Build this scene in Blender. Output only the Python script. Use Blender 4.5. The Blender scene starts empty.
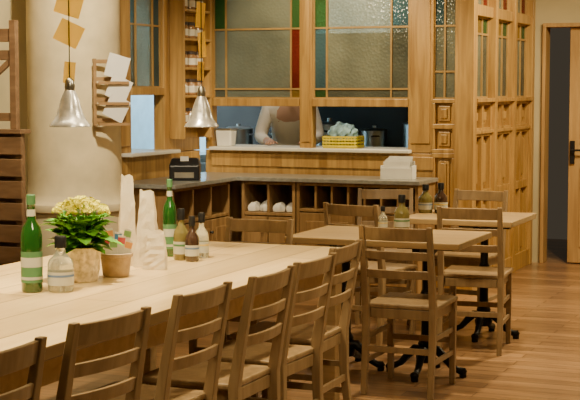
import bpy, bmesh, math, random
from mathutils import Vector, Matrix
random.seed(7)
S = bpy.context.scene
COL = S.collection

# ------------------------------------------------------------------ materials
MATS = {}
def _base(name):
    m = bpy.data.materials.new(name); m.use_nodes = True
    nt = m.node_tree; b = nt.nodes.get('Principled BSDF')
    return m, nt, b
def mat(name, col, rough=0.5, metal=0.0, var=0.12, scale=8.0, bump=0.0, trans=0.0, coat=0.0, emit=0.0, ior=1.45):
    if name in MATS: return MATS[name]
    m, nt, b = _base(name)
    b.inputs['Roughness'].default_value = rough
    b.inputs['Metallic'].default_value = metal
    b.inputs['Transmission Weight'].default_value = trans
    b.inputs['Coat Weight'].default_value = coat
    b.inputs['IOR'].default_value = ior
    tc = nt.nodes.new('ShaderNodeTexCoord'); n = nt.nodes.new('ShaderNodeTexNoise')
    n.inputs['Scale'].default_value = scale; n.inputs['Detail'].default_value = 3
    nt.links.new(tc.outputs['Object'], n.inputs['Vector'])
    r = nt.nodes.new('ShaderNodeValToRGB')
    r.color_ramp.elements[0].position = 0.3; r.color_ramp.elements[1].position = 0.7
    r.color_ramp.elements[0].color = [c*(1-var) for c in col]+[1]
    r.color_ramp.elements[1].color = [min(1, c*(1+var)) for c in col]+[1]
    nt.links.new(n.outputs['Fac'], r.inputs['Fac']); nt.links.new(r.outputs['Color'], b.inputs['Base Color'])
    if bump:
        bp = nt.nodes.new('ShaderNodeBump'); bp.inputs['Strength'].default_value = bump; bp.inputs['Distance'].default_value = 0.01
        nt.links.new(n.outputs['Fac'], bp.inputs['Height']); nt.links.new(bp.outputs['Normal'], b.inputs['Normal'])
    if emit:
        b.inputs['Emission Color'].default_value = list(col)+[1]; b.inputs['Emission Strength'].default_value = emit
    MATS[name] = m; return m
def wood(name, light, dark, stretch=(20, 20, 1.5), rough=0.45, coat=0.15, brick=None, bump=0.15):
    if name in MATS: return MATS[name]
    m, nt, b = _base(name)
    b.inputs['Roughness'].default_value = rough; b.inputs['Coat Weight'].default_value = coat
    b.inputs['Coat Roughness'].default_value = 0.3
    tc = nt.nodes.new('ShaderNodeTexCoord'); mp = nt.nodes.new('ShaderNodeMapping')
    mp.inputs['Scale'].default_value = stretch
    nt.links.new(tc.outputs['Object'], mp.inputs['Vector'])
    n = nt.nodes.new('ShaderNodeTexNoise'); n.inputs['Scale'].default_value = 1.6; n.inputs['Detail'].default_value = 6
    n.inputs['Distortion'].default_value = 0.6
    nt.links.new(mp.outputs['Vector'], n.inputs['Vector'])
    r = nt.nodes.new('ShaderNodeValToRGB')
    r.color_ramp.elements[0].position = 0.3; r.color_ramp.elements[1].position = 0.68
    r.color_ramp.elements[0].color = list(dark)+[1]; r.color_ramp.elements[1].color = list(light)+[1]
    nt.links.new(n.outputs['Fac'], r.inputs['Fac'])
    out = r.outputs['Color']
    if brick:
        w, h, rotz, gap = brick
        mp2 = nt.nodes.new('ShaderNodeMapping'); mp2.inputs['Rotation'].default_value = (0, 0, rotz)
        nt.links.new(tc.outputs['Object'], mp2.inputs['Vector'])
        bt = nt.nodes.new('ShaderNodeTexBrick')
        bt.inputs['Scale'].default_value = 1.0; bt.inputs['Brick Width'].default_value = w; bt.inputs['Row Height'].default_value = h
        bt.inputs['Mortar Size'].default_value = gap; bt.inputs['Mortar Smooth'].default_value = 0.1
        bt.inputs['Color1'].default_value = (0.66, 0.63, 0.60, 1); bt.inputs['Color2'].default_value = (1.15, 1.13, 1.1, 1)
        bt.inputs['Mortar'].default_value = (0.2, 0.16, 0.13, 1); bt.offset = 0.37
        nt.links.new(mp2.outputs['Vector'], bt.inputs['Vector'])
        mx = nt.nodes.new('ShaderNodeMix'); mx.data_type = 'RGBA'; mx.blend_type = 'MULTIPLY'; mx.inputs[0].default_value = 1.0
        nt.links.new(out, mx.inputs[6]); nt.links.new(bt.outputs['Color'], mx.inputs[7]); out = mx.outputs[2]
    nt.links.new(out, b.inputs['Base Color'])
    bp = nt.nodes.new('ShaderNodeBump'); bp.inputs['Strength'].default_value = bump; bp.inputs['Distance'].default_value = 0.004
    nt.links.new(n.outputs['Fac'], bp.inputs['Height']); nt.links.new(bp.outputs['Normal'], b.inputs['Normal'])
    MATS[name] = m; return m
def pane(name, col, transp=0.35, tint=None):
    """hammered cathedral glass: partly see-through, partly diffusing, with a bumpy gloss"""
    if name in MATS: return MATS[name]
    m, nt, b = _base(name)
    b.inputs['Roughness'].default_value = 0.18; b.inputs['Base Color'].default_value = list(col)+[1]
    tc = nt.nodes.new('ShaderNodeTexCoord'); v = nt.nodes.new('ShaderNodeTexVoronoi'); v.inputs['Scale'].default_value = 45
    nt.links.new(tc.outputs['Object'], v.inputs['Vector'])
    ns = nt.nodes.new('ShaderNodeTexNoise'); ns.inputs['Scale'].default_value = 2.2; ns.inputs['Detail'].default_value = 4
    nt.links.new(tc.outputs['Object'], ns.inputs['Vector'])
    rp = nt.nodes.new('ShaderNodeValToRGB'); rp.color_ramp.elements[0].position = 0.35; rp.color_ramp.elements[1].position = 0.65
    rp.color_ramp.elements[0].color = [c*0.7 for c in col]+[1]; rp.color_ramp.elements[1].color = [c*1.3 for c in col]+[1]
    nt.links.new(ns.outputs['Fac'], rp.inputs['Fac']); nt.links.new(rp.outputs['Color'], b.inputs['Base Color'])
    bp = nt.nodes.new('ShaderNodeBump'); bp.inputs['Strength'].default_value = 0.5; bp.inputs['Distance'].default_value = 0.01
    nt.links.new(v.outputs['Distance'], bp.inputs['Height']); nt.links.new(bp.outputs['Normal'], b.inputs['Normal'])
    tl = nt.nodes.new('ShaderNodeBsdfTranslucent'); tl.inputs['Color'].default_value = [min(1, c*1.6) for c in col]+[1]
    nt.links.new(bp.outputs['Normal'], tl.inputs['Normal'])
    tr = nt.nodes.new('ShaderNodeBsdfTransparent'); tr.inputs['Color'].default_value = list(tint or [min(1, c*2.2) for c in col])+[1]
    m1 = nt.nodes.new('ShaderNodeMixShader'); m1.inputs[0].default_value = 0.35
    nt.links.new(b.outputs[0], m1.inputs[1]); nt.links.new(tl.outputs[0], m1.inputs[2])
    m2 = nt.nodes.new('ShaderNodeMixShader'); m2.inputs[0].default_value = transp
    nt.links.new(m1.outputs[0], m2.inputs[1]); nt.links.new(tr.outputs[0], m2.inputs[2])
    nt.links.new(m2.outputs[0], nt.nodes['Material Output'].inputs['Surface'])
    MATS[name] = m; return m

W_TABLE = wood('pale_oak_planks', (0.85, 0.65, 0.33), (0.71, 0.51, 0.23), (14, 1.0, 14), 0.32, 0.35, brick=(4.0, 0.21, math.radians(90), 0.003))
W_TOP = wood('table_oak', (0.53, 0.37, 0.18), (0.40, 0.265, 0.12), (1.2, 14, 14), 0.34, 0.3)
W_CHAIR = wood('chair_beech', (0.345, 0.235, 0.12), (0.225, 0.145, 0.07), (18, 18, 2), 0.38, 0.3)
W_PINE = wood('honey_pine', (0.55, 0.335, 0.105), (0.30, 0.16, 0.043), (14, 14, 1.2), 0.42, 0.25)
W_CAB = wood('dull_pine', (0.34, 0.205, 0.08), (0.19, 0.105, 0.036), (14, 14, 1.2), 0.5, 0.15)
W_DARK = wood('mid_walnut', (0.24, 0.14, 0.07), (0.14, 0.075, 0.036), (3, 14, 14), 0.5, 0.1)
W_RACK = wood('rack_wood', (0.36, 0.22, 0.10), (0.25, 0.15, 0.065), (3, 14, 14), 0.5, 0.1)
W_DOOR = wood('door_oak', (0.56, 0.35, 0.14), (0.39, 0.225, 0.08), (14, 14, 1.2), 0.5, 0.1)
W_FLOOR = wood('floor_boards', (0.40, 0.235, 0.115), (0.24, 0.13, 0.06), (1.6, 16, 1), 0.30, 0.35, brick=(0.9, 0.11, 0, 0.003), bump=0.1)
M_PLASTER = mat('cream_plaster', (0.58, 0.50, 0.30), 0.85, var=0.09, scale=3, bump=0.1)
M_WALLFAR = mat('low_bounce_plaster', (0.42, 0.34, 0.20), 0.85, var=0.06, scale=3)  # cream walls out of view, colour darkened to cut bounce light
M_COLUMN = mat('column_plaster', (0.64, 0.54, 0.33), 0.8, var=0.14, scale=5, bump=0.15)
M_CEIL = mat('ceiling_paint', (0.36, 0.30, 0.20), 0.9, var=0.03)  # unseen ceiling, colour darkened to weaken the bounced fill
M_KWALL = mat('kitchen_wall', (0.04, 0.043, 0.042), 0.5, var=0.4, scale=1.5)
M_KBLUE = mat('kitchen_blue_wall', (0.50, 0.78, 0.92), 0.5, var=0.08)
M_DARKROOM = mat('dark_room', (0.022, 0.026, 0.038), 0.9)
M_STONE = mat('grey_stone', (0.24, 0.235, 0.21), 0.3, var=0.2, scale=30, coat=0.3)
M_SILL = mat('white_sill', (0.75, 0.73, 0.65), 0.35, var=0.04)
M_LEAD = mat('brass_came', (0.45, 0.29, 0.11), 0.4, 0.2)
M_IRON = mat('black_cast_iron', (0.012, 0.012, 0.012), 0.4, 0.6)
M_BLACK = mat('black_plastic', (0.012, 0.012, 0.014), 0.35)
M_STEEL = mat('brushed_steel', (0.55, 0.55, 0.52), 0.3, 1.0, var=0.1)
M_SHADE = mat('polished_aluminium', (0.82, 0.84, 0.86), 0.27, 0.65, var=0.25, scale=25, bump=0.2)
M_ORANGE = mat('orange_paper', (0.93, 0.60, 0.08), 0.7, var=0.06)
M_WHITE = mat('white_paper', (0.78, 0.76, 0.70), 0.7, var=0.05)
M_PBAG = mat('cream_paper', (0.74, 0.67, 0.52), 0.75, var=0.10, scale=12, bump=0.4)
M_GREENG = mat('green_bottle_glass', (0.012, 0.075, 0.012), 0.08, var=0.1, coat=1.0)
M_CLEAR = mat('clear_glass', (0.75, 0.78, 0.68), 0.05, var=0.02, trans=0.75)
M_OIL = mat('amber_oil_glass', (0.17, 0.145, 0.05), 0.08, var=0.1, coat=1.0)
M_VIN = mat('dark_vinegar_glass', (0.05, 0.028, 0.02), 0.08, coat=1.0)
M_LABEL = mat('label_paper', (0.48, 0.49, 0.43), 0.6, var=0.03)
M_LABELG = mat('label_green', (0.08, 0.22, 0.10), 0.5)
M_LABELY = mat('label_yellow', (0.65, 0.5, 0.12), 0.5)
M_LABELB = mat('label_blue', (0.12, 0.2, 0.4), 0.5)
M_POT = mat('pale_metal_pot', (0.68, 0.58, 0.38), 0.4, 0.2, var=0.35, scale=45, bump=0.7)
M_SOIL = mat('soil', (0.04, 0.025, 0.015), 0.95, bump=0.5)
M_LEAF = mat('leaf_green', (0.11, 0.34, 0.02), 0.42, var=0.4, scale=25)
M_FLOW = mat('yellow_flower', (0.80, 0.74, 0.02), 0.6, var=0.2, scale=40)
M_TERRA = mat('kraft_brown', (0.42, 0.31, 0.18), 0.8, var=0.15, scale=30, bump=0.4)
M_YEL = mat('yellow_plastic', (0.72, 0.60, 0.03), 0.4)
M_CLOTH = mat('blue_white_cloth', (0.30, 0.50, 0.62), 0.9, var=0.6, scale=16)
M_SKIN = mat('skin', (0.55, 0.32, 0.22), 0.5, var=0.05)
M_COAT = mat('white_chef_cotton', (0.75, 0.68, 0.58), 0.85, var=0.06)
M_TROUS = mat('dark_trousers', (0.03, 0.03, 0.04), 0.9)
M_HAIR = mat('dark_hair', (0.03, 0.018, 0.01), 0.6)
M_RED = mat('pink_red_card', (0.75, 0.12, 0.14), 0.5)
M_BLUE = mat('blue_card', (0.10, 0.32, 0.68), 0.5)
M_GREEN = mat('green_card', (0.25, 0.5, 0.2), 0.5)
G_CLEAR = pane('glass_hammered_grey', (0.30, 0.31, 0.235), 0.30, (0.75, 0.8, 0.70))
G_EDGE = pane('glass_hammered_dark', (0.20, 0.21, 0.16), 0.32, (0.5, 0.55, 0.48))
G_RED = pane('glass_red', (0.26, 0.04, 0.025), 0.3, (0.5, 0.1, 0.07))
G_GRN = pane('glass_green', (0.07, 0.17, 0.055), 0.3, (0.2, 0.4, 0.2))
G_AMB = pane('glass_amber', (0.38, 0.25, 0.06), 0.3, (0.8, 0.6, 0.25))
G_BLU = pane('glass_blue', (0.10, 0.19, 0.22), 0.3, (0.3, 0.5, 0.5))

# ------------------------------------------------------------------ mesh helpers
def box(bm, x0, x1, y0, y1, z0, z1, mi=0, M=None):
    co = [(x, y, z) for z in (z0, z1) for y in (y0, y1) for x in (x0, x1)]
    v = [bm.verts.new(M @ Vector(c) if M else c) for c in co]
    for f in ((0, 2, 3, 1), (4, 5, 7, 6), (0, 1, 5, 4), (2, 6, 7, 3), (0, 4, 6, 2), (1, 3, 7, 5)):
        fc = bm.faces.new([v[i] for i in f]); fc.material_index = mi
def sweep(bm, pts, w, d, mi=0):
    rings = []
    for i, p in enumerate(pts):
        ww = w[i] if isinstance(w, (list, tuple)) else w; dd = d[i] if isinstance(d, (list, tuple)) else d
        rings.append([bm.verts.new((p[0]+a*ww/2, p[1]+b*dd/2, p[2])) for a, b in ((-1, -1), (1, -1), (1, 1), (-1, 1))])
    for r0, r1 in zip(rings, rings[1:]):
        for i in range(4):
            bm.faces.new((r0[i], r0[(i+1) % 4], r1[(i+1) % 4], r1[i])).material_index = mi
    bm.faces.new(rings[0][::-1]).material_index = mi; bm.faces.new(rings[-1]).material_index = mi
def beam(bm, p, q, w, h, mi=0):
    p = Vector(p); q = Vector(q); d = q-p; L = d.length
    M = Matrix.Translation(p) @ d.to_track_quat('X', 'Z').to_matrix().to_4x4()
    box(bm, 0, L, -w/2, w/2, -h/2, h/2, mi, M)
def arc_slat(bm, x0, x1, yc, bulge, z0, z1, th, n=8, lean=0.0, crown=0.0):
    rings = []
    for i in range(n+1):
        t = i/n; x = x0+(x1-x0)*t; k = 1-(2*t-1)**2
        y = yc-bulge*k
        zt = z1+crown*k
        rings.append([bm.verts.new(c) for c in ((x, y-th/2, z0), (x, y+th/2, z0), (x, y+th/2-lean, zt), (x, y-th/2-lean, zt))])
    for r0, r1 in zip(rings, rings[1:]):
        for i in range(4):
            bm.faces.new((r0[i], r0[(i+1) % 4], r1[(i+1) % 4], r1[i]))
    bm.faces.new(rings[0][::-1]); bm.faces.new(rings[-1])
def lathe(bm, prof, seg=24, c=(0, 0), mi=0, cap=True, ripple=0.0, nr=0):
    rings = []
    for r, z in prof:
        ring = []
        for i in range(seg):
            a = 2*math.pi*i/seg; rr = r*(1+ripple*math.cos(nr*a))
            ring.append(bm.verts.new((c[0]+rr*math.cos(a), c[1]+rr*math.sin(a), z)))
        rings.append(ring)
    for r0, r1 in zip(rings, rings[1:]):
        for i in range(seg):
            bm.faces.new((r0[i], r0[(i+1) % seg], r1[(i+1) % seg], r1[i])).material_index = mi
    if cap:
        bm.faces.new(rings[0][::-1]).material_index = mi; bm.faces.new(rings[-1]).material_index = mi
def tube(bm, pts, radii, seg=8, mi=0):
    pts = [Vector(p) for p in pts]; rings = []
    for i, p in enumerate(pts):
        d = (pts[min(i+1, len(pts)-1)]-pts[max(i-1, 0)]).normalized()
        q = d.to_track_quat('Z', 'Y'); r = radii[i] if isinstance(radii, (list, tuple)) else radii
        rings.append([bm.verts.new(p+q @ Vector((r*math.cos(2*math.pi*k/seg), r*math.sin(2*math.pi*k/seg), 0))) for k in range(seg)])
    for r0, r1 in zip(rings, rings[1:]):
        for i in range(seg):
            bm.faces.new((r0[i], r0[(i+1) % seg], r1[(i+1) % seg], r1[i])).material_index = mi
    bm.faces.new(rings[0][::-1]).material_index = mi; bm.faces.new(rings[-1]).material_index = mi
def obj(name, bm, mats, parent=None, loc=(0, 0, 0), rot=(0, 0, 0), smooth=False, bevel=0.0, **props):
    bmesh.ops.recalc_face_normals(bm, faces=bm.faces)
    me = bpy.data.meshes.new(name); bm.to_mesh(me); bm.free()
    for m in (mats if isinstance(mats, (list, tuple)) else [mats]): me.materials.append(m)
    if smooth:
        for p in me.polygons: p.use_smooth = True
        try: me.set_sharp_from_angle(angle=math.radians(40))
        except Exception: pass
    o = bpy.data.objects.new(name, me); COL.objects.link(o)
    o.location = loc; o.rotation_euler = rot
    if parent: o.parent = parent
    if bevel:
        b = o.modifiers.new('Bevel', 'BEVEL'); b.width = bevel; b.segments = 2; b.limit_method = 'ANGLE'
    for k, v in props.items(): o[k] = v
    return o
def root(name, loc, label, category, rotz=0.0, group=None):
    e = bpy.data.objects.new(name, None); COL.objects.link(e); e.empty_display_size = 0.1
    e.location = loc; e.rotation_euler = (0, 0, rotz); e['label'] = label; e['category'] = category
    if group: e['group'] = group
    return e
def copy_thing(src, loc, rotz=0.0, label=None, scale=None):
    def rec(o, par):
        c = o.copy(); COL.objects.link(c)
        if par: c.parent = par
        for ch in list(o.children): rec(ch, c)
        return c
    n = rec(src, None); n.location = loc; n.rotation_euler = (0, 0, rotz)
    if label: n['label'] = label
    if scale: n.scale = scale
    return n
def B(): return bmesh.new()
def struct(name, bm, mats, bevel=0.0, **kw):
    return obj(name, bm, mats, bevel=bevel, kind='structure', **kw)

# ------------------------------------------------------------------ SHELL
H = 3.0
bm = B(); box(bm, -6.9, 1.6, -1.6, 14.2, -0.1, 0.0); struct('floor', bm, W_FLOOR)
bm = B(); box(bm, -6.9, 1.6, -1.6, 14.2, H, H+0.1); struct('ceiling', bm, M_CEIL)
bm = B(); box(bm, -5.42, -5.3, -1.6, 8.45, 0, H); struct('wall_left', bm, M_PLASTER)
bm = B(); box(bm, 1.5, 1.6, -1.6, 12.2, 0, H); struct('wall_right', bm, M_WALLFAR)
bm = B(); box(bm, -5.3, 1.5, -1.6, -1.5, 0, H); struct('wall_front', bm, M_WALLFAR)
bm = B(); box(bm, -6.9, -4.95, 8.45, 8.55, 0, H); struct('wall_left_return', bm, M_PLASTER)
bm = B()
box(bm, -2.75, -2.66, 12.2, 12.32, 0, H); box(bm, -2.66, -1.68, 12.2, 12.32, 2.09, H); box(bm, -1.68, 1.5, 12.2, 12.32, 0, H)
struct('wall_back', bm, M_PLASTER)
bm = B()
box(bm, -2.66, -2.63, 12.16, 12.34, 0, 2.065); box(bm, -2.66, -1.68, 12.16, 12.34, 2.065, 2.10); box(bm, -1.71, -1.68, 12.16, 12.34, 0, 2.065)
struct('trim_1', bm, W_DOOR, 0.004)
bm = B()
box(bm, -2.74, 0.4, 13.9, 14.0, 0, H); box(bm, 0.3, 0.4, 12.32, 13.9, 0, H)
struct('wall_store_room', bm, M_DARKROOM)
bm = B()
box(bm, -2.43, -1.72, 12.225, 12.265, 0.01, 2.06)
for z0, z1 in ((0.15, 0.85), (1.05, 1.95)):
    box(bm, -2.33, -1.82, 12.212, 12.226, z0, z1)
dl = struct('door_1', bm, W_DOOR, 0.005)
bm = B(); box(bm, -2.415, -2.375, 12.205, 12.225, 0.88, 1.08); tube(bm, [(-2.395, 12.21, 1.0), (-2.395, 12.16, 1.0), (-2.29, 12.155, 1.0)], 0.009)
h = obj('door_handle', bm, M_BLACK, parent=dl)

bm = B(); box(bm, -6.9, -6.8, 8.55, 13.0, 0, H); struct('wall_kitchen_left', bm, M_KBLUE)
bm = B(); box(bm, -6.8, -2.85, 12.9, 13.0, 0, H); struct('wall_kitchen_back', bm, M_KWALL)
bm = B(); box(bm, -6.8, -6.22, 12.86, 12.9, 0, 2.4)
for z in (0.6, 1.2, 1.8): box(bm, -6.8, -6.22, 12.855, 12.86, z, z+0.01)
struct('trim_4', bm, M_KBLUE)

YF, XL, XP = 10.13, -4.93, -2.75
def pb(bm, pl, u0, u1, z0, z1, t0, t1, mi=0):
    if pl == 'F': box(bm, u0, u1, YF-t1, YF-t0, z0, z1, mi)
    elif pl == 'L': box(bm, XL+t0, XL+t1, u0, u1, z0, z1, mi)
    else: box(bm, XP+t0, XP+t1, u0, u1, z0, z1, mi)
def panelled(bm, pl, u0, u1, zbreaks, back, face, st=0.035, ncol=2, foot=0.12):
    """framed raised panels: rails at zbreaks, stiles at sides and between columns"""
    pb(bm, pl, u0, u1, zbreaks[0], zbreaks[-1], back-0.03, back)
    for z in zbreaks[1:-1]: pb(bm, pl, u0, u1, z-st*0.6, z+st*0.6, back, face)
    pb(bm, pl, u0, u1, zbreaks[0], zbreaks[0]+foot, back, face); pb(bm, pl, u0, u1, zbreaks[-1]-st, zbreaks[-1], back, face)
    us = [u0+(u1-u0)*i/ncol for i in range(ncol+1)]
    for i, u in enumerate(us):
        a = u-(0 if i == 0 else st/2); b_ = u+(0 if i == ncol else st/2)
        if i == 0: b_ = u+st*0.7
        if i == ncol: a = u-st*0.7
        pb(bm, pl, a, b_, zbreaks[0]+foot, zbreaks[-1]-st, back, face-0.0015)
    for j in range(len(zbreaks)-1):
        za = zbreaks[j]+(foot if j == 0 else st*0.6); zb = zbreaks[j+1]-(st if j == len(zbreaks)-2 else st*0.6)
        for i in range(ncol):
            a = us[i]+(st*0.7 if i == 0 else st/2); b_ = us[i+1]-(st*0.7 if i == ncol-1 else st/2); g = min(0.028, (b_-a)*0.16)
            pb(bm, pl, a+g, b_-g, za+g, zb-g, back, back+(face-back)*0.4)
            pb(bm, pl, a+2*g, b_-2*g, za+2*g, zb-2*g, back, back+(face-back)*0.7)
def leaded(name, pl, us, zs, cols, mats, bar=0.014, t=-0.04):
    bm = B()
    for r in range(len(zs)-1):
        for c in range(len(us)-1):
            pb(bm, pl, us[c], us[c+1], zs[r], zs[r+1], t-0.003, t+0.003, cols[r][c])
    for i, u in enumerate(us):
        w = bar if 0 < i < len(us)-1 else bar*1.6
        pb(bm, pl, u-w/2, u+w/2, zs[0], zs[-1], t-0.012, t+0.014, 0)
    for i, z in enumerate(zs):
        w = bar if 0 < i < len(zs)-1 else bar*1.6
        pb(bm, pl, us[0], us[-1], z-w/2, z+w/2, t-0.011, t+0.013, 0)
    return struct(name, bm, [M_LEAD]+mats)
GM = [G_CLEAR, G_EDGE, G_RED, G_GRN, G_AMB, G_BLU]  # indices 1..6
ZS = [1.455, 1.53, 2.0, 2.35, 2.7]
leaded('window_1', 'F', [-4.87, -4.76, -4.20, -4.115], ZS,
       [[2, 1, 5], [1, 1, 3], [4, 1, 4], [2, 2, 6]], GM)
leaded('window_2', 'F', [-4.01, -3.90, -3.376, -3.23], ZS,
       [[4, 2, 2], [6, 1, 2], [4, 1, 6], [6, 2, 2]], GM)
leaded('window_3', 'F', [-3.04, -2.955, -2.864], [1.455, 1.66, 2.0, 2.35, 2.7], [[1, 1], [1, 1], [6, 1], [6, 4]], GM)
leaded('window_4', 'L', [8.91, 9.04, 9.30, 9.42], [1.54, 2.0, 2.35, 2.7], [[2, 1, 6], [6, 1, 6], [4, 2, 4]], GM)

bm = B()
for u0, u1 in ((-4.93, -4.87), (-4.115, -4.01), (-3.23, -3.04)):
    pb(bm, 'F', u0, u1, 1.05, 2.7, -0.09, 0.0)
    pb(bm, 'F', u0+0.02, u1-0.02, 1.12, 2.66, 0.0, 0.012)
pb(bm, 'F', -4.93, -2.864, 2.7, H, -0.09, 0.0)
pb(bm, 'F', -4.93, -3.04, 0, 1.045, -0.09, 0.0)
pb(bm, 'F', -4.87, -4.115, 1.395, 1.455, -0.09, 0.01); pb(bm, 'F', -4.01, -3.23, 1.395, 1.455, -0.09, 0.01)
panelled(bm, 'F', -3.04, -2.864, [1.05, 1.25, 1.455], -0.03, 0.005, 0.03, 1, 0.03)
panelled(bm, 'F', -3.04, -2.864, [0, 0.55, 1.05], -0.03, 0.005, 0.035, 1)
pb(bm, 'F', -4.87, -3.03, 0.92, 1.02, 0.0, 0.015)
struct('wall_kitchen_front', bm, W_PINE, 0.004)
bm = B()
for u0, u1 in ((8.56, 8.91), (9.42, 9.50), (9.50, 10.03)):
    pb(bm, 'L', u0, u1, 1.05, 2.7, -0.09, 0.0)
pb(bm, 'L', 8.72, 8.88, 1.12, 2.66, 0.0, 0.015)
pb(bm, 'L', 8.91, 9.42, 1.485, 1.54, -0.09, 0.01)
pb(bm, 'L', 8.56, 10.03, 2.7, H, -0.09, 0.0); pb(bm, 'L', 8.56, 10.03, 0, 1.045, -0.09, 0.0)
struct('wall_kitchen_side', bm, W_PINE, 0.005)
bm = B(); pb(bm, 'F', -4.87, -3.20, 1.045, 1.072, -0.45, 0.07); struct('trim_2', bm, M_SILL, 0.006)
bm = B(); pb(bm, 'L', 8.75, 9.52, 1.045, 1.072, -0.30, 0.09); struct('trim_3', bm, M_SILL, 0.006)
bm = B(); ys = [10.22, 10.83, 11.47, 12.12]
pb(bm, 'P', 10.115, 10.22, 0, H, -0.114, 0.03)
pb(bm, 'P', 10.105, 10.14, 0.0, 0.14, -0.10, 0.04)
for i in range(3):
    a, b_ = ys[i], ys[i+1]
    pb(bm, 'P', b_-0.08, b_, 0, H, -0.08, 0.035)
    ia, ib = a, b_-0.08
    panelled(bm, 'P', ia, ib, [0, 0.72, 1.20, 1.46], -0.05, 0.008, 0.055, 2)
    pb(bm, 'P', ia, ib, 1.43, 1.46, 0.008, 0.04); pb(bm, 'P', ia, ib, 1.19, 1.215, 0.008, 0.025)
    pb(bm, 'P', ia, ib, 2.08, 2.16, -0.08, 0.015); pb(bm, 'P', ia, ib, 2.62, H, -0.08, 0.0)
    pb(bm, 'P', ia, ib, 0, 0.14, 0.008, 0.025)
pb(bm, 'P', 12.12, 12.2, 0, H, -0.08, 0.0)
struct('wall_partition', bm, W_PINE, 0.003)
for i in range(3):
    a, b_ = ys[i], ys[i+1]-0.08
    d = (b_-a)/3
    leaded('window_%d' % (5+i), 'P', [a, a+d, a+2*d, b_], [1.46, 1.95, 2.08], [[2, 1, 2], [6, 5, 4]], GM, 0.016)
    leaded('window_%d' % (8+i), 'P', [a, a+d, a+2*d, b_], [2.16, 2.62], [[4, 1, 3]], GM, 0.016)

cx, cy = -4.78, 7.88
bm = B()
lathe(bm, [(0.365, 0.0), (0.365, 0.74), (0.385, 0.755), (0.39, 0.78), (0.385, 0.80), (0.345, 0.808), (0.325, 0.825), (0.31, 0.86), (0.305, 0.95), (0.30, 1.2), (0.30, 2.75), (0.36, 2.85), (0.40, 3.0)], 64)
obj('column', bm, M_COLUMN, loc=(cx, cy, 0), smooth=True, kind='structure')

# ------------------------------------------------------------------ LONG TABLE
lt = root('dining_table', (-2.92, 4.48, 0), 'long communal dining table in pale oak planks with square legs', 'table')
bm = B(); box(bm, -0.63, 0.63, -1.98, 1.98, 0.705, 0.75); obj('tabletop', bm, W_TABLE, lt, bevel=0.006)
bm = B()
box(bm, -0.55, 0.55, -1.90, -1.87, 0.60, 0.705); box(bm, -0.55, 0.55, 1.87, 1.90, 0.60, 0.705)
box(bm, -0.55, -0.52, -1.87, 1.87, 0.60, 0.705); box(bm, 0.52, 0.55, -1.87, 1.87, 0.60, 0.705)
obj('apron', bm, W_TOP, lt, bevel=0.003)
for x in (-0.51, 0.51):
    for y in (-1.86, 1.86):
        bm = B(); sweep(bm, [(x, y, 0), (x, y, 0.60), (x, y, 0.704)], [0.07, 0.085, 0.085], [0.07, 0.085, 0.085]); obj('leg', bm, W_TOP, lt, bevel=0.004)

# ------------------------------------------------------------------ CHAIR
CG = 'matching slat-back dining chairs'
ch0 = root('dining_chair', (0, 0, 0), 'x', 'chair', group=CG)
bm = B()
box(bm, -0.19, 0.19, -0.185, 0.215, 0.435, 0.46)
o = obj('seat', bm, W_CHAIR, ch0, bevel=0.008)
bm = B()
for a in ((-0.15, 0.15, 0.165, 0.185, 0.385, 0.434), (-0.15, 0.15, -0.185, -0.165, 0.385, 0.434), (-0.17, -0.15, -0.17, 0.17, 0.385, 0.434), (0.15, 0.17, -0.17, 0.17, 0.385, 0.434)):
    box(bm, *a)
obj('seat_frame', bm, W_CHAIR, ch0, bevel=0.002)
bm = B()
arc_slat(bm, -0.163, 0.163, -0.246, 0.018, 0.785, 0.85, 0.02, lean=0.012)
arc_slat(bm, -0.163, 0.163, -0.234, 0.018, 0.690, 0.732, 0.016, lean=0.008)
arc_slat(bm, -0.163, 0.163, -0.218, 0.018, 0.595, 0.637, 0.016, lean=0.008)
obj('backrest', bm, W_CHAIR, ch0, bevel=0.003)
for sx in (-1, 1):
    bm = B(); x = sx*0.174
    sweep(bm, [(x, -0.225, 0), (x, -0.195, 0.25), (x, -0.19, 0.45), (x, -0.215, 0.6), (x, -0.265, 0.858)], [0.028, 0.032, 0.034, 0.032, 0.026], [0.03, 0.036, 0.042, 0.036, 0.026])
    obj('leg', bm, W_CHAIR, ch0, bevel=0.003)
    bm = B(); sweep(bm, [(x*0.97, 0.19, 0), (x*0.97, 0.185, 0.434)], [0.028, 0.036], [0.028, 0.036]); obj('leg', bm, W_CHAIR, ch0, bevel=0.003)
    for z in (0.17, 0.29):
        bm = B(); beam(bm, (x*0.98, -0.19, z), (x*0.98, 0.18, z), 0.014, 0.026); obj('stretcher', bm, W_CHAIR, ch0, bevel=0.002)
bm = B(); box(bm, -0.163, 0.163, 0.18, 0.195, 0.215, 0.245); obj('stretcher', bm, W_CHAIR, ch0, bevel=0.002)
bm = B(); box(bm, -0.166, 0.166, -0.205, -0.19, 0.215, 0.245); obj('stretcher', bm, W_CHAIR, ch0, bevel=0.002)
R90 = math.pi/2
row = [(3.06, 87, -2.34), (3.66, 82, -2.34), (4.25, 87, -2.335), (4.74, 89, -2.295), (5.20, 87, -2.30), (5.70, 91, -2.36)]
LR = 'brown wooden slat-back chair pushed against the long table side'
first = True
for y, a, x in row:
    if first:
        ch0.location = (x, y, 0); ch0.rotation_euler = (0, 0, math.radians(a)); ch0['label'] = LR; first = False
    else: copy_thing(ch0, (x, y, 0), math.radians(a), LR)
copy_thing(ch0, (-2.93, 6.40, 0), math.pi, 'brown wooden chair at the end of the long table')
copy_thing(ch0, (-2.14, 6.78, 0), 0.0, 'brown slat-back chair with its back to the aisle at cafe table')
copy_thing(ch0, (-2.13, 8.02, 0), 0.10, 'brown slat-back chair with seat under the farther cafe table')
copy_thing(ch0, (-2.76, 7.98, 0), -0.2, 'brown slat-back chair turned a little beside the farther cafe table')
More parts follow.
